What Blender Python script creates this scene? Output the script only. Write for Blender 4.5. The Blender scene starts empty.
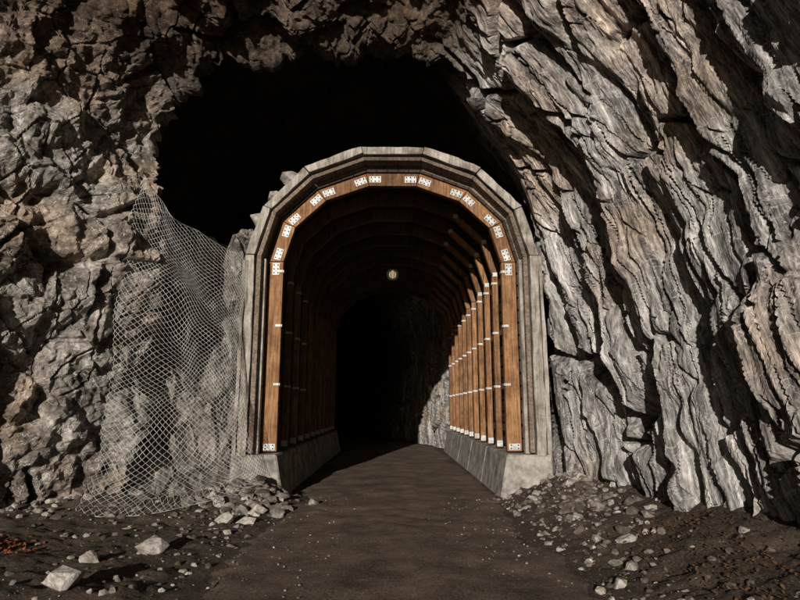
import bpy, bmesh, math, random
import numpy as np
from mathutils import Vector, Matrix, Euler
random.seed(7); rng=np.random.default_rng(7)
scene=bpy.context.scene
# ------------------------------------------------------------ noise
def hsh(ix,iy,iz,seed):
    with np.errstate(over='ignore'):
        n=(ix.astype(np.int64)*374761393+iy.astype(np.int64)*668265263+iz.astype(np.int64)*1440662683+seed*974711).astype(np.uint32)
        n=(n^(n>>np.uint32(13)))*np.uint32(1274126177)
        n=(n^(n>>np.uint32(15)))*np.uint32(2246822519)
        n=n^(n>>np.uint32(16))
    return (n.astype(np.float64)/4294967296.0).astype(np.float32)
def vnoise(p,seed=0):
    f=np.floor(p); i=f.astype(np.int64); t=(p-f).astype(np.float32); t=t*t*(3-2*t)
    r=0
    for a in (0,1):
        wa=t[:,0] if a else 1-t[:,0]
        for b in (0,1):
            wb=t[:,1] if b else 1-t[:,1]
            for c in (0,1):
                wc=t[:,2] if c else 1-t[:,2]
                r=r+wa*wb*wc*hsh(i[:,0]+a,i[:,1]+b,i[:,2]+c,seed)
    return r*2-1
def fbm(p,seed=0,o=4,g=.5):
    r=0;a=1.
    for k in range(o):
        r=r+a*vnoise(p*(2.03**k),seed+k*17); a*=g
    return r
def facet(p,seed,G=2.2,S=1.3,O=1.0):
    """continuous polyhedral surface: upper envelope of randomly tilted planes. returns height, edge distance"""
    f=np.floor(p).astype(np.int64); n=len(p)
    F1=np.full(n,9e9,np.float32);F2=F1.copy();best=np.full(n,-9e9,np.float32)
    for a in (-1,0,1):
        for b in (-1,0,1):
            for c in (-1,0,1):
                ix,iy,iz=f[:,0]+a,f[:,1]+b,f[:,2]+c
                h1=hsh(ix,iy,iz,seed);h2=hsh(ix,iy,iz,seed+1);h3=hsh(ix,iy,iz,seed+2)
                dx=(p[:,0]-ix-h1).astype(np.float32);dy=(p[:,1]-iy-h2).astype(np.float32);dz=(p[:,2]-iz-h3).astype(np.float32)
                d=dx*dx+dy*dy+dz*dz
                F2=np.where(d<F1,F1,np.minimum(F2,d));F1=np.minimum(F1,d)
                v=O*(((h1*7.31+h2*3.17+h3*5.7)%1)-.5)+G*(dx*(((h2*13.7)%1)-.5)+dy*(((h3*17.3)%1)-.5)+dz*(((h1*11.9)%1)-.5))-S*d
                best=np.maximum(best,v)
    return best+S*F1-.45,np.sqrt(F2)-np.sqrt(F1)
def sstep(a,b,x):
    t=np.clip((x-a)/(b-a),0,1);return t*t*(3-2*t)
def ledge(x,k=.82):
    x=x%1.0;return np.where(x<k,x/k,(1-x)/(1-k))
Q=np.array([-.40,.86,-.31]);Q/=np.linalg.norm(Q)     # across the foliation (right wall)
T=np.array([0,-.34,-.94]);T=T-Q*(T@Q);T/=np.linalg.norm(T);RV=np.cross(Q,T)
def rock_left(P):
    w=np.stack([fbm(P*.9,31,2),fbm(P*.9,41,2),fbm(P*.9,51,2)],1)*.08
    p=P+w
    h1,e1=facet(p*np.array([.8,.8,.6])+3.3,101)
    h2,e2=facet(p*np.array([2.0,2.0,1.6]),201)
    h3,e3=facet(p*np.array([4.8,4.8,4.2]),301)
    h4,e4=facet(p*np.array([11.,11.,9.5]),401)
    st=ledge(p@np.array([.25,.2,.95])*1.6+.5*vnoise(P*.8,12))
    d=.50*h1+.25*h2+.115*h3+.05*h4+.08*st
    d-=.28*(1-sstep(0,.08,e1))*sstep(-.2,.2,vnoise(P*.7,9))
    d-=.10*(1-sstep(0,.07,e2))*sstep(-.2,.2,vnoise(P*1.1,19))
    return d+.10*fbm(P*.5,77,2)
def rock_right(P):
    w=np.stack([fbm(P*.5,131,2),fbm(P*.5,141,2),fbm(P*.5,151,2)],1)*.06
    p=P+w
    a=p@T;b=p@Q;c=p@RV
    q=lambda sa,sb,sc:np.stack([a*sa,b*sb,c*sc],1)
    h0,e0=facet(q(.22,.70,.4)+1.7,501)
    h1,e1=facet(q(.36,2.1,.8),551)
    h2,e2=facet(q(.8,5.2,1.8),601)
    h3,e3=facet(q(2.2,12.,4.5),651)
    h4,e4=facet(P*1.3+7,681,G=2.4)
    h5,e5=facet(P*np.array([5,5,5.])+7,691)
    saw=ledge(b*1.05+.22*vnoise(P*.5,88),.9)
    saw2=ledge(b*3.6+.3*vnoise(P*.9,89),.86)
    saw3=ledge(b*10.+.5*vnoise(P*1.8,90),.8)
    d=.38*h0+.19*h1+.095*h2+.042*h3+.13*h4+.022*h5+.21*saw+.075*saw2+.02*saw3
    d-=1.1*(1-sstep(.0,.07,e0))*sstep(-.3,.05,vnoise(P*.5,61))
    d-=.55*(1-sstep(0,.055,e1))*sstep(-.3,0.,vnoise(P*.8,62))
    d-=.14*(1-sstep(0,.07,e2))*sstep(-.2,.1,vnoise(P*1.5,65))
    return d+.08*fbm(P*.35,63,2)-.08
# ------------------------------------------------------------ mesh helpers
def grid_mesh(name,P,attrs=None,smooth=False,flip=False):
    R,C=P.shape[:2]
    me=bpy.data.meshes.new(name)
    idx=np.arange(R*C).reshape(R,C)
    q=np.stack([idx[:-1,:-1],idx[:-1,1:],idx[1:,1:],idx[1:,:-1]],-1).reshape(-1,4)
    if flip:q=q[:,::-1]
    me.vertices.add(R*C);me.vertices.foreach_set('co',P.reshape(-1).astype(np.float32))
    n=len(q);me.loops.add(n*4);me.loops.foreach_set('vertex_index',q.reshape(-1).astype(np.int32))
    me.polygons.add(n);me.polygons.foreach_set('loop_start',np.arange(0,n*4,4,dtype=np.int32))
    try: me.polygons.foreach_set('loop_total',np.full(n,4,np.int32))
    except Exception: pass
    me.update(calc_edges=True)
    me.polygons.foreach_set('use_smooth',np.full(n,smooth,bool))
    for k,v in (attrs or {}).items():
        at=me.attributes.new(k,'FLOAT','POINT');at.data.foreach_set('value',v.reshape(-1).astype(np.float32))
    ob=bpy.data.objects.new(name,me);scene.collection.objects.link(ob);return ob
class MB:
    def __init__(s):s.v=[];s.f=[]
    def add(s,vs,fs):
        o=len(s.v);s.v+=[tuple(v) for v in vs];s.f+=[tuple(i+o for i in f) for f in fs]
    def hexa(s,a,b,c,d,y0,y1):   # a,b,c,d: xz points
        vs=[(p[0],y0,p[1]) for p in (a,b,c,d)]+[(p[0],y1,p[1]) for p in (a,b,c,d)]
        s.add(vs,[(0,1,2,3),(7,6,5,4),(0,4,5,1),(1,5,6,2),(2,6,7,3),(3,7,4,0)])
    def box(s,c,sz,R=None):
        vs=[]
        for z in(-.5,.5):
            for x,y in((-.5,-.5),(.5,-.5),(.5,.5),(-.5,.5)):
                v=Vector((x*sz[0],y*sz[1],z*sz[2]))
                if R:v=R@v
                vs.append(v+Vector(c))
        s.add(vs,[(3,2,1,0),(4,5,6,7),(0,1,5,4),(1,2,6,5),(2,3,7,6),(3,0,4,7)])
    def cyl(s,c,r,h,R=None,n=6):
        vs=[]
        for z in(-.5,.5):
            for k in range(n):
                v=Vector((r*math.cos(k*6.2832/n),r*math.sin(k*6.2832/n),z*h))
                if R:v=R@v
                vs.append(v+Vector(c))
        s.add(vs,[tuple(range(n))[::-1],tuple(range(n,2*n))]+[(k,(k+1)%n,n+(k+1)%n,n+k) for k in range(n)])
    def obj(s,name,mat,parent=None,bevel=0):
        me=bpy.data.meshes.new(name);me.from_pydata(s.v,[],s.f);me.update()
        bm=bmesh.new();bm.from_mesh(me);bmesh.ops.recalc_face_normals(bm,faces=bm.faces);bm.to_mesh(me);bm.free()
        ob=bpy.data.objects.new(name,me);scene.collection.objects.link(ob);me.materials.append(mat)
        if parent:ob.parent=parent
        if bevel:
            m=ob.modifiers.new('b','BEVEL');m.width=bevel;m.segments=1
        return ob
# ------------------------------------------------------------ materials
def newmat(name,rough=.85):
    m=bpy.data.materials.new(name);m.use_nodes=True;nt=m.node_tree
    b=nt.nodes['Principled BSDF'];b.inputs['Roughness'].default_value=rough
    b.inputs['Specular IOR Level'].default_value=.25
    return m,nt,b
def nd(nt,t,ins=None,**kw):
    n=nt.nodes.new(t)
    for k,v in kw.items():setattr(n,k,v)
    for k,v in (ins or {}).items():
        if isinstance(v,bpy.types.NodeSocket):nt.links.new(v,n.inputs[k])
        else:n.inputs[k].default_value=v
    return n
def noise(nt,vec,scale,detail=4,rough=.6,dist=0):
    return nd(nt,'ShaderNodeTexNoise',{'Vector':vec,'Scale':scale,'Detail':detail,'Roughness':rough,'Distortion':dist}).outputs['Fac']
def ramp(nt,fac,stops):
    n=nd(nt,'ShaderNodeValToRGB',{'Fac':fac});e=n.color_ramp.elements
    while len(e)<len(stops):e.new(.5)
    for i,(p,c) in enumerate(stops):
        e[i].position=p;e[i].color=(c[0],c[1],c[2],1) if not isinstance(c,(int,float)) else (c,c,c,1)
    return n.outputs['Color']
def mix(nt,fac,a,b,blend='MIX'):
    n=nt.nodes.new('ShaderNodeMix');n.data_type='RGBA';n.blend_type=blend
    for i,v in ((0,fac),(6,a),(7,b)):
        if isinstance(v,bpy.types.NodeSocket):nt.links.new(v,n.inputs[i])
        else:n.inputs[i].default_value=v if i==0 else (v[0],v[1],v[2],1)
    return n.outputs[2]
def mth(nt,op,a,b=0.):
    n=nt.nodes.new('ShaderNodeMath');n.operation=op
    for i,v in((0,a),(1,b)):
        if isinstance(v,bpy.types.NodeSocket):nt.links.new(v,n.inputs[i])
        else:n.inputs[i].default_value=v
    return n.outputs[0]
def bump(nt,b,h,dist,strength=1.,prev=None):
    n=nd(nt,'ShaderNodeBump',{'Height':h,'Distance':dist,'Strength':strength})
    if prev:nt.links.new(prev,n.inputs['Normal'])
    nt.links.new(n.outputs[0],b.inputs['Normal']);return n.outputs[0]
def coords(nt,a,b,c):   # scaled combination in world metres
    p=nd(nt,'ShaderNodeNewGeometry').outputs['Position']
    def dot(v):
        n=nt.nodes.new('ShaderNodeVectorMath');n.operation='DOT_PRODUCT';nt.links.new(p,n.inputs[0]);n.inputs[1].default_value=v
        return n.outputs['Value']
    return nd(nt,'ShaderNodeCombineXYZ',{'X':dot(a),'Y':dot(b),'Z':dot(c)}).outputs[0],p
def att(nt,n):return nd(nt,'ShaderNodeAttribute',attribute_name=n).outputs['Fac']
def rock_material():
    m,nt,b=newmat('fractured_rock',.8)
    fol,P=coords(nt,tuple(Q*6.5),tuple(T*.45),tuple(RV*1.2))
    fol2,_=coords(nt,tuple(Q*36),tuple(T*3.5),tuple(RV*7.))
    s1=noise(nt,fol,1,5,.7,.2);s2=noise(nt,fol2,1,5,.75,.3)
    st=mth(nt,'ADD',mth(nt,'MULTIPLY',s1,.5),mth(nt,'MULTIPLY',s2,.5))
    cR=ramp(nt,st,[(.39,(.028,.026,.026)),(.455,(.12,.112,.108)),(.51,(.26,.245,.235)),(.57,(.44,.42,.40)),(.64,(.80,.77,.73))])
    n1=noise(nt,P,1.7,5,.7,.3);n2=noise(nt,P,12,6,.78,.2)
    cL=ramp(nt,mth(nt,'ADD',mth(nt,'MULTIPLY',n1,.5),mth(nt,'MULTIPLY',n2,.5)),[(.37,(.03,.027,.025)),(.44,(.12,.106,.095)),(.51,(.235,.212,.19)),(.58,(.42,.385,.35)),(.65,(.78,.74,.68))])
    w=att(nt,'side');c=mix(nt,w,cL,cR)
    c=mix(nt,att(nt,'tint'),c,mix(nt,1,c,(1.0,.82,.67),'MULTIPLY'))
    vein=noise(nt,P,1.9,4,.6,.8)
    c=mix(nt,mth(nt,'MULTIPLY',ramp(nt,vein,[(.492,0),(.5,.7),(.508,0)]),mth(nt,'SUBTRACT',1.,mth(nt,'MULTIPLY',w,.4))),c,(.75,.73,.70))
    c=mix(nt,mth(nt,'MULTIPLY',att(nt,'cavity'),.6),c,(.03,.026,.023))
    c=mix(nt,att(nt,'rock_shade'),c,mix(nt,1,c,(.25,.19,.145),'MULTIPLY'))  # painted shade: browner, darker rock under the brow and inside
    c=mix(nt,att(nt,'deep_shade'),c,(.012,.011,.010))
    nt.links.new(c,b.inputs['Base Color'])
    hL=mth(nt,'ADD',n2,mth(nt,'MULTIPLY',n1,.6))
    hR=mth(nt,'ADD',mth(nt,'MULTIPLY',s1,1.1),mth(nt,'MULTIPLY',s2,.6))
    bump(nt,b,mix(nt,w,hL,hR),.045,.9)
    return m
ROCK=rock_material()
def dirt_material(name,base,light,pebble,rough=.9):
    m,nt,b=newmat(name,rough)
    P=nd(nt,'ShaderNodeNewGeometry').outputs['Position']
    n0=noise(nt,P,1.4,6,.75)
    c=ramp(nt,n0,[(.36,tuple(x*.45 for x in base)),(.5,base),(.64,tuple(x*1.6 for x in base))])
    fine=noise(nt,P,42,6,.85)
    c=mix(nt,ramp(nt,fine,[(.49,0),(.62,.8)]),c,light)
    c=mix(nt,ramp(nt,fine,[(.38,.8),(.47,0)]),c,(.012,.01,.009))
    vo=nd(nt,'ShaderNodeTexVoronoi',{'Vector':P,'Scale':34.,'Randomness':1.})
    rr=nd(nt,'ShaderNodeSeparateColor',{'Color':vo.outputs['Color']}).outputs[0]
    spot=mth(nt,'MULTIPLY',mth(nt,'LESS_THAN',vo.outputs['Distance'],.24),mth(nt,'GREATER_THAN',rr,pebble))
    c=mix(nt,spot,c,(.28,.245,.21))
    nt.links.new(c,b.inputs['Base Color'])
    bump(nt,b,mth(nt,'ADD',n0,mth(nt,'MULTIPLY',fine,.5)),.06,.9)
    return m
DIRT=dirt_material('dirt',(.078,.056,.041),(.18,.142,.11),.85)
ROAD=dirt_material('road_gravel',(.155,.112,.083),(.30,.235,.185),.88,.7)
def stone_material(name,ks):
    m,nt,b=newmat(name,.85)
    P=nd(nt,'ShaderNodeNewGeometry');r=P.outputs['Random Per Island']
    c=ramp(nt,r,[(0,ks[0]),(.45,ks[1]),(.75,ks[2]),(1,ks[3])])
    n=noise(nt,P.outputs['Position'],11,6,.75)
    c=mix(nt,ramp(nt,n,[(.4,.85),(.6,0)]),c,mix(nt,1,c,(.38,.31,.26),'MULTIPLY'))
    nt.links.new(c,b.inputs['Base Color']);bump(nt,b,n,.04,.9);return m
STONE=stone_material('broken_stone',[(.11,.09,.075),(.22,.19,.165),(.40,.37,.33),(.62,.59,.54)])
PALE=stone_material('pale_stone',[(.52,.49,.44),(.6,.57,.52),(.66,.63,.58),(.72,.69,.64)])
def wood_material(name,c0,c1,c2,axis='Z',rough=.7,var=(.62,1.3),grain=26,stain=.6):
    m,nt,b=newmat(name,rough)
    g=nd(nt,'ShaderNodeNewGeometry');r=g.outputs['Random Per Island']
    s={'Z':(grain,grain,1.6),'Y':(grain,1.2,grain)}[axis]
    off=nd(nt,'ShaderNodeCombineXYZ',{'X':mth(nt,'MULTIPLY',r,37.),'Y':0.,'Z':mth(nt,'MULTIPLY',r,11.)}).outputs[0]
    v=nd(nt,'ShaderNodeVectorMath',{0:g.outputs['Position'],1:off},operation='ADD').outputs[0]
    mp=nd(nt,'ShaderNodeMapping',{'Vector':v,'Scale':s}).outputs[0]
    n=noise(nt,mp,1,5,.65,.8)
    c=ramp(nt,n,[(.3,c0),(.5,c1),(.72,c2)])
    c=mix(nt,1,c,ramp(nt,r,[(0,var[0]),(.5,1.),(1,var[1])]),'MULTIPLY')
    st=noise(nt,g.outputs['Position'],2.6,5,.75)
    c=mix(nt,ramp(nt,st,[(.42,0),(.66,stain)]),c,mix(nt,1,c,(.4,.34,.3),'MULTIPLY'))
    nt.links.new(c,b.inputs['Base Color']);bump(nt,b,mth(nt,'ADD',n,st),.015,.7);return m
WOOD=wood_material('brown_timber',(.095,.045,.02),(.24,.122,.054),(.40,.225,.105),stain=.8)
SHADE_WOOD=wood_material('shaded_timber',(.05,.028,.014),(.12,.07,.036),(.20,.12,.065))  # darker brown timber: gloom of the unlit roof put into the colour
PLANK=wood_material('plank_timber',(.02,.014,.01),(.04,.027,.018),(.07,.048,.032),'Y')
OLD=wood_material('weathered_timber',(.15,.13,.11),(.35,.32,.28),(.56,.53,.48),'Z',.9,(.9,1.08),11,.85)
OLDY=wood_material('weathered_board',(.06,.045,.034),(.16,.125,.095),(.29,.24,.195),'Y',.85)
def simple(name,c,rough,metal=0,nz=.25,sc=12,bd=.008):
    m,nt,b=newmat(name,rough);P=nd(nt,'ShaderNodeNewGeometry').outputs['Position']
    n=noise(nt,P,sc,5,.7)
    nt.links.new(mix(nt,ramp(nt,n,[(.35,1),(.65,0)]),c,tuple(x*(1-nz*2) for x in c)),b.inputs['Base Color'])
    b.inputs['Metallic'].default_value=metal;bump(nt,b,n,bd,.5);return m
STEEL=simple('galvanised_steel',(.62,.62,.60),.5,.15,.25,14)
BOLT=simple('bolt_steel',(.06,.05,.045),.5,.4)
WIRE=simple('galvanised_wire',(.60,.59,.56),.5,.3,.2,4)
CONC=simple('concrete',(.44,.405,.36),.9,0,.36,3.5,.03)
LEAF=simple('dead_leaf',(.13,.07,.035),.9,0,.3,30)
RLEAF=simple('red_leaf',(.30,.11,.045),.9,0,.3,30)
# ------------------------------------------------------------ rock tunnel shell
K=[(1.,[(-11.2,-.6),(-11,1.2),(-10.9,3),(-10.8,6),(-10.6,10),(-9.5,14),(-3,15.5),(3.5,14.5),(5.2,10.5),(4.9,6.5),(4.6,3.5),(4.3,1.2),(4.2,-.6)]),
(7.,[(-7.3,-.6),(-7.1,1.2),(-7.0,3),(-6.9,5.5),(-6.7,9),(-5.5,11.5),(-1,12),(2.2,11.2),(3.4,8.8),(4.0,6),(4.0,3.3),(3.75,1.2),(3.6,-.6)]),
(8.,[(-6.3,-.6),(-6.1,1.2),(-6.0,3),(-5.9,5),(-5.8,7.2),(-4.6,8.8),(-1,9.2),(1.6,9.1),(2.8,7.8),(3.6,5.8),(3.75,3.3),(3.6,1.2),(3.5,-.6)]),
(10.2,[(-4.5,-.6),(-4.3,1.2),(-4.15,3),(-4.1,5),(-4.25,6.7),(-3.3,8.0),(-.6,8.5),(1.0,8.1),(1.95,7.2),(2.85,5.8),(3.25,3.3),(3.3,1.2),(3.2,-.6)]),
(10.9,[(-5.2,-.6),(-5.2,1.2),(-5.2,3),(-5.2,5),(-5.1,7.1),(-3.8,8.9),(-.6,9.3),(1.0,8.6),(1.95,7.25),(2.78,5.8),(3.1,3.3),(3.15,1.2),(3.15,-.6)]),
(23.2,[(-5.2,-.6),(-5.2,1.2),(-5.2,3),(-5.2,5),(-5.,7.2),(-3.6,9),(-.6,9.4),(1.2,9),(2.6,7.8),(3.5,5.8),(3.5,3.3),(3.5,1.2),(3.4,-.6)]),
(23.8,[(-3.6,-.6),(-3.6,1.2),(-3.6,3),(-3.3,5),(-2.3,6.8),(-1.2,7.4),(0,7.6),(1.2,7.4),(2.2,6.6),(2.6,5),(2.45,3),(2.2,1.2),(2.1,-.6)]),
(60.,[(-3.6,-.6),(-3.6,1.2),(-3.6,3),(-3.3,5),(-2.3,6.8),(-1.2,7.4),(0,7.6),(1.2,7.4),(2.2,6.6),(2.6,5),(2.45,3),(2.2,1.2),(2.1,-.6)])]
kY=np.array([k[0] for k in K]);kP=np.array([k[1] for k in K],float)
Ys=np.concatenate([np.arange(1,5.2,.12),np.arange(5.2,7,.025),np.arange(7,11,.017),np.arange(11,12.5,.05),np.arange(12.5,23,.25),np.arange(23,32,.06),np.arange(32,60.01,.3)])
segN=[50,85,92,92,85,95,70,60,90,108,104,92]
ts=np.concatenate([i+np.arange(n)/n for i,n in enumerate(segN)]+[[12.0]])
ctrl=np.empty((len(Ys),13,2))
for j in range(13):
    for c in range(2):ctrl[:,j,c]=np.interp(Ys,kY,kP[:,j,c])
i0=np.minimum(ts.astype(int),11);f=ts-i0
def cp(i):return ctrl[:,np.clip(i,0,12),:]
p0,p1,p2,p3=cp(i0-1),cp(i0),cp(i0+1),cp(i0+2);f=f[None,:,None]
S=.5*((2*p1)+(-p0+p2)*f+(2*p0-5*p1+4*p2-p3)*f**2+(-p0+3*p1-3*p2+p3)*f**3)
def shf(y):
    q=np.clip(np.asarray(y,float)-23.,0,None);return -(.12*q+.010*q*q)
shift=shf(Ys)
P=np.stack([S[:,:,0]+shift[:,None],np.repeat(Ys[:,None],len(ts),1),S[:,:,1]],-1)
dU=np.gradient(P,axis=1);dV=np.gradient(P,axis=0)
N=np.cross(dU,dV);N/=np.linalg.norm(N,axis=-1,keepdims=True)+1e-9
mid=len(ts)//2
if N[60,mid,2]>0:N=-N
for _ in range(6):
    N[1:-1]=(N[:-2]+N[1:-1]*2+N[2:])/4;N[:,1:-1]=(N[:,:-2]+N[:,1:-1]*2+N[:,2:])/4
N/=np.linalg.norm(N,axis=-1,keepdims=True)+1e-9
F=P.reshape(-1,3)
side=sstep(.3,2.2,F[:,0]+.25*vnoise(F*.8,5)-np.interp(F[:,1],Ys,shift))
D=np.zeros(len(F))
m_=side<.999;D[m_]+=rock_left(F[m_])*(1-side[m_])
m_=side>.001;D[m_]+=rock_right(F[m_])*side[m_]
D=D*np.where(F[:,1]>11.2,.6,1.)
lim=np.interp(F[:,1],[9.2,10.1,10.9,23.4,24],[2,.35,.12,.12,1.])
D=np.where(F[:,0]>0,np.minimum(D,lim),np.where(F[:,1]>10.9,np.minimum(D,.3),D))
Dg=D.reshape(P.shape[:2]).copy()
Pd=P+N*Dg[...,None]
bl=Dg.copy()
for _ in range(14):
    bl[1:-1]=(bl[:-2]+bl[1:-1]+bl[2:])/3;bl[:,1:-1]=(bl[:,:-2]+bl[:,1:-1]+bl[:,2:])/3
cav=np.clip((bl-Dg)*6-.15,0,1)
rock_shade=np.maximum(sstep(11,12.5,F[:,1])*(1-sstep(23,24,F[:,1])),sstep(6.2,8.2,F[:,2]-1.1*np.clip(F[:,0]-.6,0,3))*.93)  # shade painted into rock colour: inside the portal and high up
deep_shade=np.maximum(sstep(30,36,F[:,1]),sstep(22.5,23,F[:,1])*(1-side))*.95  # unlit far tunnel and void: darkness painted into the rock colour
deep_shade=np.maximum(deep_shade,sstep(11,12,F[:,1])*(1-sstep(22,23,F[:,1]))*.7)
tint=sstep(-.2,.8,fbm(F*.7,808,3)+.2*(1-side))*.8
shell=grid_mesh('rock_tunnel',Pd,{'side':side,'cavity':cav,'rock_shade':rock_shade,'tint':tint,'deep_shade':deep_shade});shell.data.materials.append(ROCK)
# ------------------------------------------------------------ broken rock packed beside the shelter
nx,nt_=170,360
u=np.linspace(-5.3,-2.93,nx);t=np.linspace(0,1,nt_)
zz=np.interp(t,[0,.75,.82,1],[-.4,5.0,5.35,5.6]);yy=np.interp(t,[0,.3,.75,.82,1],[0,.35,.95,1.5,4.5])
X=np.repeat(u[None,:],nt_,0);Z=np.repeat(zz[:,None],nx,1)
Y=10.35+(X+4.3).clip(-.6,2)*.62+np.repeat(yy[:,None],nx,1)
Z=Z+.35*np.clip(X+3.6,0,1)*sstep(.5,.8,np.repeat(t[:,None],nx,1))
Pp=np.stack([X,Y,Z],-1);Fp=Pp.reshape(-1,3)
dd=rock_left(Fp*1.3+np.array([5,2,9]))*.85
groove=np.exp(-((Fp[:,0]+3.75+.15*vnoise(Fp*1.2,3))/.2)**2)*sstep(1.5,2.8,Fp[:,2])
dd=np.minimum(dd,.35)-.9*groove
nrm=np.array([.15,-.93,.33]);Pp=(Fp+nrm*dd[:,None]).reshape(Pp.shape)
Pp[:,:,0]=np.minimum(Pp[:,:,0],-2.9)
z0=np.zeros(len(Fp))
rp=grid_mesh('rock_fill',Pp,{'side':z0+.25,'cavity':np.clip(groove*.8,0,1),'rock_shade':z0,'tint':z0+.2,'deep_shade':z0});rp.data.materials.append(ROCK)
# ------------------------------------------------------------ ground + road
def gh(x,y):
    x=np.asarray(x,float);y=np.asarray(y,float)
    p=np.stack([x,y,0*x],-1).reshape(-1,3)
    n=fbm(p*1.3,900,4).reshape(x.shape);n2=fbm(p*6,950,3).reshape(x.shape)
    out=(y<11.1)
    dr=np.clip(x-1.85,0,None);dl=np.clip(-1.75-x,0,None)
    w=np.clip((dr+dl)*2,0,1)
    h=np.minimum(dr,2.6)**1.35*.20*np.where(out,1,0)+np.minimum(dl,6)*.04*np.where(out,1,0)
    h=h+np.where(out,1,0)*.32*np.exp(-((x+2.5)/.7)**2-((y-10.5)/.8)**2)+np.where(out,1,0)*.15*np.exp(-((x+4)/1.)**2-((y-9.4)/.7)**2)
    h=h+np.where(out,1,0)*.22*np.exp(-((x-2.9)/.5)**2-((y-9.9)/1.1)**2)
    return h+w*(.045*n+.025*n2)*np.where(out,1,.3)-.012*(1-w)
gx=np.concatenate([np.arange(-60,-8,2.),np.arange(-8,5,.03),np.arange(5,60,2.)])
gy=np.concatenate([np.arange(-80,2,2.),np.arange(2,11.2,.03),np.arange(11.2,70,.5)])
GX,GY=np.meshgrid(gx,gy);GZ=gh(GX,GY)
g=grid_mesh('ground',np.stack([GX,GY,GZ],-1),smooth=True);g.data.materials.append(DIRT)
ry=np.concatenate([np.arange(-30,2,.5),np.arange(2,13,.06),np.arange(13,60,.3)]);ru=np.linspace(-1,1,61)
RY,RU=np.meshgrid(ry,ru,indexing='ij')
pe=np.stack([ry*.9,ry*0,ry*0],-1);pf=np.stack([ry*5,ry*0,ry*0],-1)
lw=-1.72-.16*fbm(pe,1,4)-.1*sstep(10,12,ry)+.05*fbm(pf,11,3);rw=1.78+.16*fbm(pe+50,2,4)+.1*sstep(10,12,ry)+.05*fbm(pf,12,3)
RX=shf(ry)[:,None]+np.where(RU<0,-RU*lw[:,None],RU*rw[:,None])
pr=np.stack([RX,RY,0*RX],-1).reshape(-1,3)
RZ=.014+.018*(1-RU**2)+.014*fbm(pr*2.5,4,5).reshape(RX.shape)-.035*sstep(.9,1,np.abs(RU))
RZ-=.014*np.exp(-((np.abs(RX-.02)-.78)/.22)**2)
r=grid_mesh('gravel_road',np.stack([RX,RY,RZ],-1),smooth=True);r.data.materials.append(ROAD)
# ------------------------------------------------------------ stones
def hull(seed,flat):
    rr=random.Random(seed);bm=bmesh.new()
    for _ in range(20):
        v=Vector((rr.gauss(0,1),rr.gauss(0,1),rr.gauss(0,1))).normalized()
        v=Vector((v.x*1.0,v.y*rr.uniform(.65,.9),v.z*flat))*rr.uniform(.8,1);bm.verts.new(v)
    res=bmesh.ops.convex_hull(bm,input=bm.verts)
    bmesh.ops.delete(bm,geom=[e for e in res['geom_interior'] if isinstance(e,bmesh.types.BMVert)],context='VERTS')
    bm.verts.ensure_lookup_table();bm.verts.index_update()
    vs=np.array([v.co[:] for v in bm.verts]);fs=[tuple(v.index for v in f.verts) for f in bm.faces];bm.free();return vs,fs
TPL=[hull(i,random.uniform(.45,.8)) for i in range(30)]
def stones(name,items,mat=None):
    V=[];Fc=[];o=0
    for (x,y,z,s) in items:
        vs,fs=random.choice(TPL)
        e=Euler((random.uniform(-.4,.4),random.uniform(-.4,.4),random.uniform(0,6.28))).to_matrix()
        v=vs@np.array(e).T*s+np.array([x,y,z]);V.append(v);Fc+=[tuple(i+o for i in f_) for f_ in fs];o+=len(v)
    me=bpy.data.meshes.new(name);me.from_pydata(np.concatenate(V).tolist(),[],Fc);me.update();me.materials.append(mat or STONE)
    ob=bpy.data.objects.new(name,me);scene.collection.objects.link(ob)
    return ob
def scatter(n,fx,smin,smax,pw=3):
    L=[]
    while len(L)<n:
        x,y=fx();s=smin+(smax-smin)*random.random()**pw
        z=float(gh(np.array([x]),np.array([y]))[0])
        L.append((x,y,z+s*.1,s))
    return L
its=scatter(900,lambda:(1.85+abs(random.gauss(0,.6)),random.uniform(4.2,11.1)),.006,.07,5)
its+=scatter(460,lambda:(random.gauss(2.8,.4),random.gauss(9.3,1.2)),.02,.15,3)
stones('rock_rubble',its)
its=scatter(900,lambda:(-1.8-abs(random.gauss(0,1.3)),random.uniform(4.2,10.6)),.006,.07,5)
its+=scatter(320,lambda:(random.gauss(-2.5,.45),random.gauss(9.9,.45)),.02,.2,3)
its+=scatter(170,lambda:(random.uniform(-5.6,-3.),random.uniform(8.3,10.)),.02,.13,3)
stones('rock_rubble',its)
stones('road_pebbles',[(x,y,.018+s*.15,s) for x,y,s in [(random.choice([-1,1])*1.7*random.random()**.5,random.uniform(3.5,11),.004+.018*random.random()**4) for _ in range(1500)]])
for (x,y,s) in [(-2.62,6.75,.21),(-2.78,5.35,.22),(-2.35,8.6,.19),(-3.1,6.4,.12),(2.05,5.6,.11),(1.85,5.5,.08),(-2.05,9.3,.19),(2.3,9.9,.13),(-3.0,9.4,.13),(-2.1,7.9,.08),(2.4,7.2,.09)]:
    z=float(gh(np.array([x]),np.array([y]))[0]);stones('boulder',[(x,y,z+s*.25,s)],PALE)
stones('boulder',[(-2.2,12.0,6.45,.33)]);stones('boulder',[(-2.45,12.2,6.1,.4)]);stones('boulder',[(-2.9,12.6,5.7,.5)])
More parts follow.
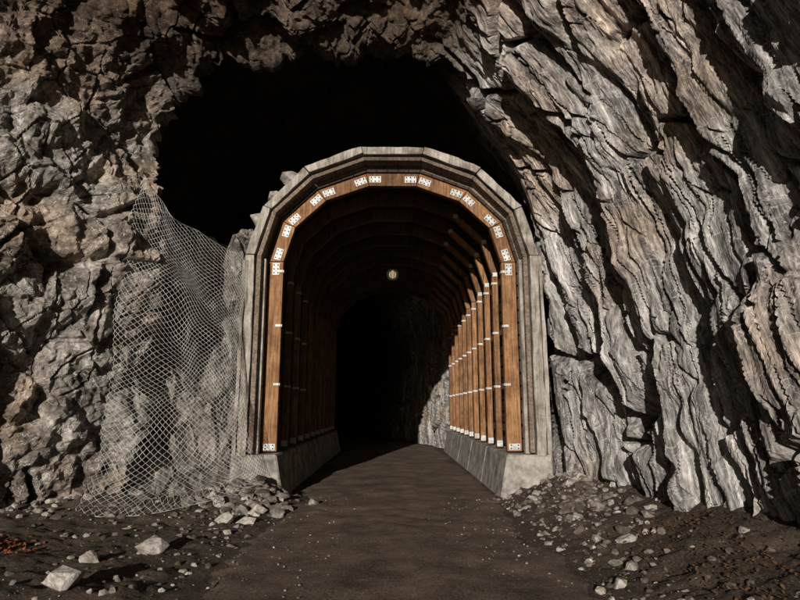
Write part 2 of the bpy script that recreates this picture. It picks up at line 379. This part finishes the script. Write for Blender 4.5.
def leaves(n,fx,s0=.012,s1=.03):
    mb=MB()
    for _ in range(n):
        x,y=fx();z=float(gh(np.array([x]),np.array([y]))[0])+random.uniform(.005,.035);s=random.uniform(s0,s1)
        R=Euler((random.uniform(-.7,.7),random.uniform(-.7,.7),random.uniform(0,6.3))).to_matrix()
        pts=[R@Vector(q)*s+Vector((x,y,z)) for q in((-1,0,0),(-.3,-.5,.15),(.5,-.4,.1),(1,0,-.1),(.4,.45,.1),(-.4,.4,.12))]
        mb.add(pts,[(0,1,2,3,4,5)])
    return mb
leaves(800,lambda:(random.gauss(3.1,.4),random.uniform(4.5,7.2))).obj('leaf_litter',LEAF)
leaves(420,lambda:(random.gauss(-4.5,.25),random.gauss(6.75,.25)),.02,.045).obj('leaf_litter',RLEAF)
# ------------------------------------------------------------ timber lined shelter
sh_root=bpy.data.objects.new('timber_tunnel_shelter',None);scene.collection.objects.link(sh_root)
ZB=.78;Y0=11.42;NR=11;SP=1.12;YE=Y0+SP*(NR-1)+.25
def arch(a,zs,rise,zb=ZB,n=7):
    L=[(-a,zb)]
    for k in range(n+1):
        th=math.pi-math.pi*k/n;L.append((a*math.cos(th),zs+rise*math.sin(th)))
    L.append((a,zb));return L
def band(mb,A,B,y0,y1,gap=.006,jit=0,only=None):
    for i in range(len(A)-1):
        if only and not only(i):continue
        a0,a1,b1,b0=[Vector(p) for p in(A[i],A[i+1],B[i+1],B[i])]
        d=(a1-a0).normalized()*gap;j=lambda:Vector((random.uniform(-jit,jit),random.uniform(-jit,jit)))
        jy=random.uniform(-jit,jit)
        mb.hexa(a0+d,a1-d,b1-d+j(),b0+d+j(),y0+jy,y1)
rin=arch(2.2,4.5,1.66);rout=arch(2.48,4.5,1.94);rslim=arch(2.325,4.5,1.785)
ribs=MB();dribs=MB();plates=MB();bolts=MB()
RX90=Euler((math.pi/2,0,0)).to_matrix()
for k in range(NR):
    y=Y0+k*SP
    band(ribs,rin,rout if k==0 else rslim,y,y+.15,only=lambda i:not(k>=1 and 1<=i<=5))
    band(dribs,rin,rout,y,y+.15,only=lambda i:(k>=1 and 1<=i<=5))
    for i in range(len(rin)):
        pi,po=Vector(rin[i]),Vector(rout[i]);c=(pi+po)/2
        if i in(0,len(rin)-1):
            wd=.22 if k==0 else .12;cx=c.x if k==0 else math.copysign(2.262,c.x)
            plates.box((cx,y-.006,c.y+.09),(wd,.012,.12))
            if k==0:
                for bx in(-.07,.07):
                    for bz in(.06,.12):bolts.cyl((c.x+bx,y-.02,c.y+bz),.014,.02,RX90)
            continue
        if k>0:
            if i>5 and k<4:plates.box((pi.x+(po.x-pi.x)*.22,y-.007,pi.y+(po.y-pi.y)*.22),(.10,.014,.09))
            continue
        for sgn,j in((-1,i-1),(1,i+1)):
            q=(Vector(rin[j])+Vector(rout[j]))/2;d=(q-c).normalized();L=.24
            R=Matrix.Rotation(-math.atan2(d.y,d.x),3,'Y')
            m=c+d*(.035+L/2)
            plates.box((m.x,y-.006-(.003 if sgn>0 else 0),m.y),(L,.012,.135),R)
            for bx in (-.08,0,.08):
                for bz in(-.04,.04):
                    o=R@Vector((bx,0,bz));bolts.cyl((m.x+o.x,y-.022,m.y+o.z),.014,.02,RX90)
    for s in(-1,1):
        for z in(2.05,3.2,4.3):
            if s<0 and k>3:continue
            plates.box((s*2.192,y+.075,z),(.014,.14,.045))
            plates.box((s*2.255,y-.007,z),(.10,.014,.045))
ribs.obj('arch_ribs',WOOD,sh_root,.006);dribs.obj('roof_ribs',SHADE_WOOD,sh_root,.006);plates.obj('steel_plates',STEEL,sh_root);bolts.obj('bolts',BOLT,sh_root)
lag=MB();la=arch(2.485,4.5,1.945);lb=arch(2.54,4.5,2.0)
for i in range(len(la)-1):
    a0,a1,b0,b1=[Vector(p) for p in(la[i],la[i+1],lb[i],lb[i+1])]
    n=max(2,round((a1-a0).length/.24))
    for q in range(n):
        f0,f1=q/n+.006,(q+1)/n-.006
        y=11.36
        while y<YE-.1:
            e=min(YE,y+1.12*random.choice([1,2,3]))
            A0,A1,B1,B0=a0.lerp(a1,f0),a0.lerp(a1,f1),b0.lerp(b1,f1),b0.lerp(b1,f0)
            lag.hexa(A0,A1,B1,B0,y,e-.006);y=e
lag.obj('lagging_boards',PLANK,sh_root)
gt=MB()
for s in(-1,1):
    for z in(1.2,2.05,3.2,4.3):
        xa,xb=s*2.33,s*2.48
        gt.hexa((xa,z-.06),(xb,z-.06),(xb,z+.06),(xa,z+.06),Y0+.2,YE)
gt.obj('girts',SHADE_WOOD,sh_root)
sk=MB();band(sk,arch(2.545,4.5,2.005,.1),arch(2.66,4.5,2.12,.1),11.37,YE+.02,0);sk.obj('outer_skin',OLDY,sh_root)
sof=MB()
for q in range(2):
    y=11.05+q*.16
    band(sof,arch(2.56,4.52,2.05),arch(2.645,4.52,2.125),y,y+.152,.004,.006)
sof.obj('soffit_boards',OLDY,sh_root,.004)
def rough_member(mb,p0,p1,q0,q1,y0,y1,n,jit):
    rows=[];ja=jb=jy=0
    for k in range(n+1):
        f_=k/n
        ja=ja*.6+random.uniform(-jit,jit)*.6;jb=jb*.6+random.uniform(-jit,jit);jy=jy*.6+random.uniform(-jit,jit)*.7
        a=Vector(p0).lerp(Vector(p1),f_);b=Vector(q0).lerp(Vector(q1),f_);dr_=(b-a).normalized()
        a=a+dr_*ja;b=b+dr_*jb;rows.append([(a.x,y0+jy,a.y),(b.x,y0+jy*.5,b.y),(b.x,y1,b.y),(a.x,y1,a.y)])
    vs=[v for r_ in rows for v in r_];fs=[(3,2,1,0),(4*n,4*n+1,4*n+2,4*n+3)]
    for k in range(n):
        for e in range(4):fs.append((4*k+e,4*k+(e+1)%4,4*k+4+(e+1)%4,4*k+4+e))
    mb.add(vs,fs)
fr=MB()
A=arch(2.68,4.54,2.155,.72);B=arch(2.85,4.54,2.31,.72);C_=arch(2.70,4.54,2.18,.72);D_=arch(2.82,4.54,2.28,.72)
for i in range(len(A)-1):
    n=22 if i in(0,len(A)-2) else 7
    a0,a1,b0,b1=[Vector(p) for p in(A[i],A[i+1],B[i],B[i+1])];d=(a1-a0).normalized()*.008
    rough_member(fr,a0+d,a1-d,b0+d,b1-d,11.0+random.uniform(-.02,.02),11.13,n,.016)
    a0,a1,b0,b1=[Vector(p) for p in(C_[i],C_[i+1],D_[i],D_[i+1])]
    rough_member(fr,a0+d,a1-d,b0+d,b1-d,11.18,11.5,n,.008)
fr.obj('outer_ring',OLD,sh_root,.008)
st=MB()
rough_member(st,(2.89,.72),(2.86,4.55),(2.96,.72),(2.92,4.5),11.05,11.2,16,.010)
rough_member(st,(-2.95,.72),(-2.93,4.4),(-2.88,.72),(-2.87,4.45),11.08,11.2,16,.010)
rough_member(st,(2.50,.76),(2.50,4.5),(2.62,.76),(2.62,4.5),11.2,11.34,14,.002)
rough_member(st,(-2.62,.76),(-2.62,4.5),(-2.50,.76),(-2.50,4.5),11.2,11.34,14,.002)
st.obj('side_boards',OLD,sh_root)
ft=MB()
for s in(-1,1):
    ycuts=[11.0,13.4,15.8,18.2,20.6,22.9]
    for ya,yb in zip(ycuts[:-1],ycuts[1:]):
        ft.hexa((s*1.93,-.2),(s*2.98,-.2),(s*2.95,.74),(s*2.12,.76),ya+.004,yb-.004)
ft.obj('concrete_footings',CONC,sh_root,.03)
# ceiling lamp
lr=bpy.data.objects.new('hanging_lamp',None);scene.collection.objects.link(lr);lr.location=(.0,17.2,5.62)
m1=MB();m1.cyl((0,0,.28),.015,.5,None,8);m1.cyl((0,0,.09),.19,.04,None,20);m1.cyl((0,0,.13),.07,.09,None,12)
m1.obj('lamp_housing',BOLT,lr)
for k in range(5):
    bpy.ops.mesh.primitive_torus_add(major_radius=.17,minor_radius=.009,major_segments=24,minor_segments=6,rotation=(math.pi/2,0,k*math.pi/5));o=bpy.context.object
    o.name='cage_hoop_%d'%k;o.data.materials.append(STEEL);o.parent=lr;o.location=(0,0,-.05)
em,nt,b=newmat('lamp_glass',.3);b.inputs['Base Color'].default_value=(.8,.7,.5,1);b.inputs['Emission Color'].default_value=(1,.75,.45,1);b.inputs['Emission Strength'].default_value=.4
bpy.ops.mesh.primitive_uv_sphere_add(segments=20,ring_count=12,radius=.11);o=bpy.context.object;o.name='lamp_globe';o.scale=(1,1,1.1);o.location=(0,0,-.05);o.parent=lr;o.data.materials.append(em)
# ------------------------------------------------------------ wire netting
cu=bpy.data.curves.new('wire_netting','CURVE');cu.dimensions='3D';cu.bevel_depth=.0043;cu.bevel_resolution=0
NU,NV=46,58
def lerp3(t,L):
    ks=[l[0] for l in L];return np.array([np.interp(t,ks,[l[1][c] for l in L]) for c in range(3)])
Lft=[(0,(-4.2,9.3,5.4)),(.3,(-4.35,9.2,3.7)),(.7,(-4.4,9.05,1.6)),(1,(-4.4,8.8,.12))]
Mid=[(0,(-3.6,9.95,4.75)),(.3,(-3.5,9.9,3.5)),(.7,(-3.35,9.7,1.5)),(.92,(-3.25,9.25,.45)),(1,(-3.25,8.95,.14))]
Rgt=[(0,(-2.85,10.9,4.4)),(.3,(-2.8,10.85,3.2)),(.7,(-2.7,10.65,1.5)),(.92,(-2.45,10.2,.6)),(1,(-2.2,9.75,.4))]
def netp(u,t):
    a,b_,c=lerp3(t,Lft),lerp3(t,Mid),lerp3(t,Rgt)
    p=a*(1-u)*(1-2*u)+b_*4*u*(1-u)+c*u*(2*u-1)
    q=np.array([[u*5,t*7,0]])
    return p+np.array([.08*vnoise(q,1)[0],.15*vnoise(q,2)[0]+.06*vnoise(q*3,5)[0],.10*vnoise(q,3)[0]*(t<.97)])
for k in range(NU+1):
    s=cu.splines.new('POLY');s.points.add(NV*2)
    for j in range(NV*2+1):
        u_=(k+(.5 if (j+k)&1 else -.5)*.94)/NU;p=netp(min(max(u_,0),1),j/(NV*2))
        s.points[j].co=(p[0],p[1],p[2],1)
for t in(0.,1.):
    s=cu.splines.new('POLY');s.points.add(60)
    for j in range(61):
        p=netp(j/60,t);s.points[j].co=(p[0],p[1],p[2],1)
no=bpy.data.objects.new('wire_netting',cu);scene.collection.objects.link(no);cu.materials.append(WIRE)
# ------------------------------------------------------------ light, world, camera
AZ=12.;az=math.radians(AZ);el=math.radians(12.5)
d=Vector((math.sin(az)*math.cos(el),math.cos(az)*math.cos(el),-math.sin(el)))
sl=bpy.data.lights.new('sun','SUN');sl.energy=4.4;sl.angle=math.radians(.6);sl.color=(1,.935,.85)
so=bpy.data.objects.new('sun',sl);scene.collection.objects.link(so);so.rotation_euler=d.to_track_quat('-Z','Y').to_euler();so.location=(-5,-15,8)
w=bpy.data.worlds.new('World');scene.world=w;w.use_nodes=True;nt=w.node_tree
sk_=nt.nodes.new('ShaderNodeTexSky');sk_.sky_type='NISHITA';sk_.sun_disc=False;sk_.sun_elevation=el;sk_.sun_rotation=math.radians(180+AZ)
nt.links.new(sk_.outputs[0],nt.nodes['Background'].inputs[0]);nt.nodes['Background'].inputs[1].default_value=.02
cam=bpy.data.cameras.new('camera');cam.lens=26.2;cam.sensor_width=36;cam.clip_end=500
co=bpy.data.objects.new('camera',cam);scene.collection.objects.link(co);co.location=(0,0,1.6);co.rotation_euler=(math.radians(100.5),0,math.radians(-.75))
scene.camera=co
scene.view_settings.view_transform='Standard';scene.view_settings.look='None';scene.view_settings.exposure=0
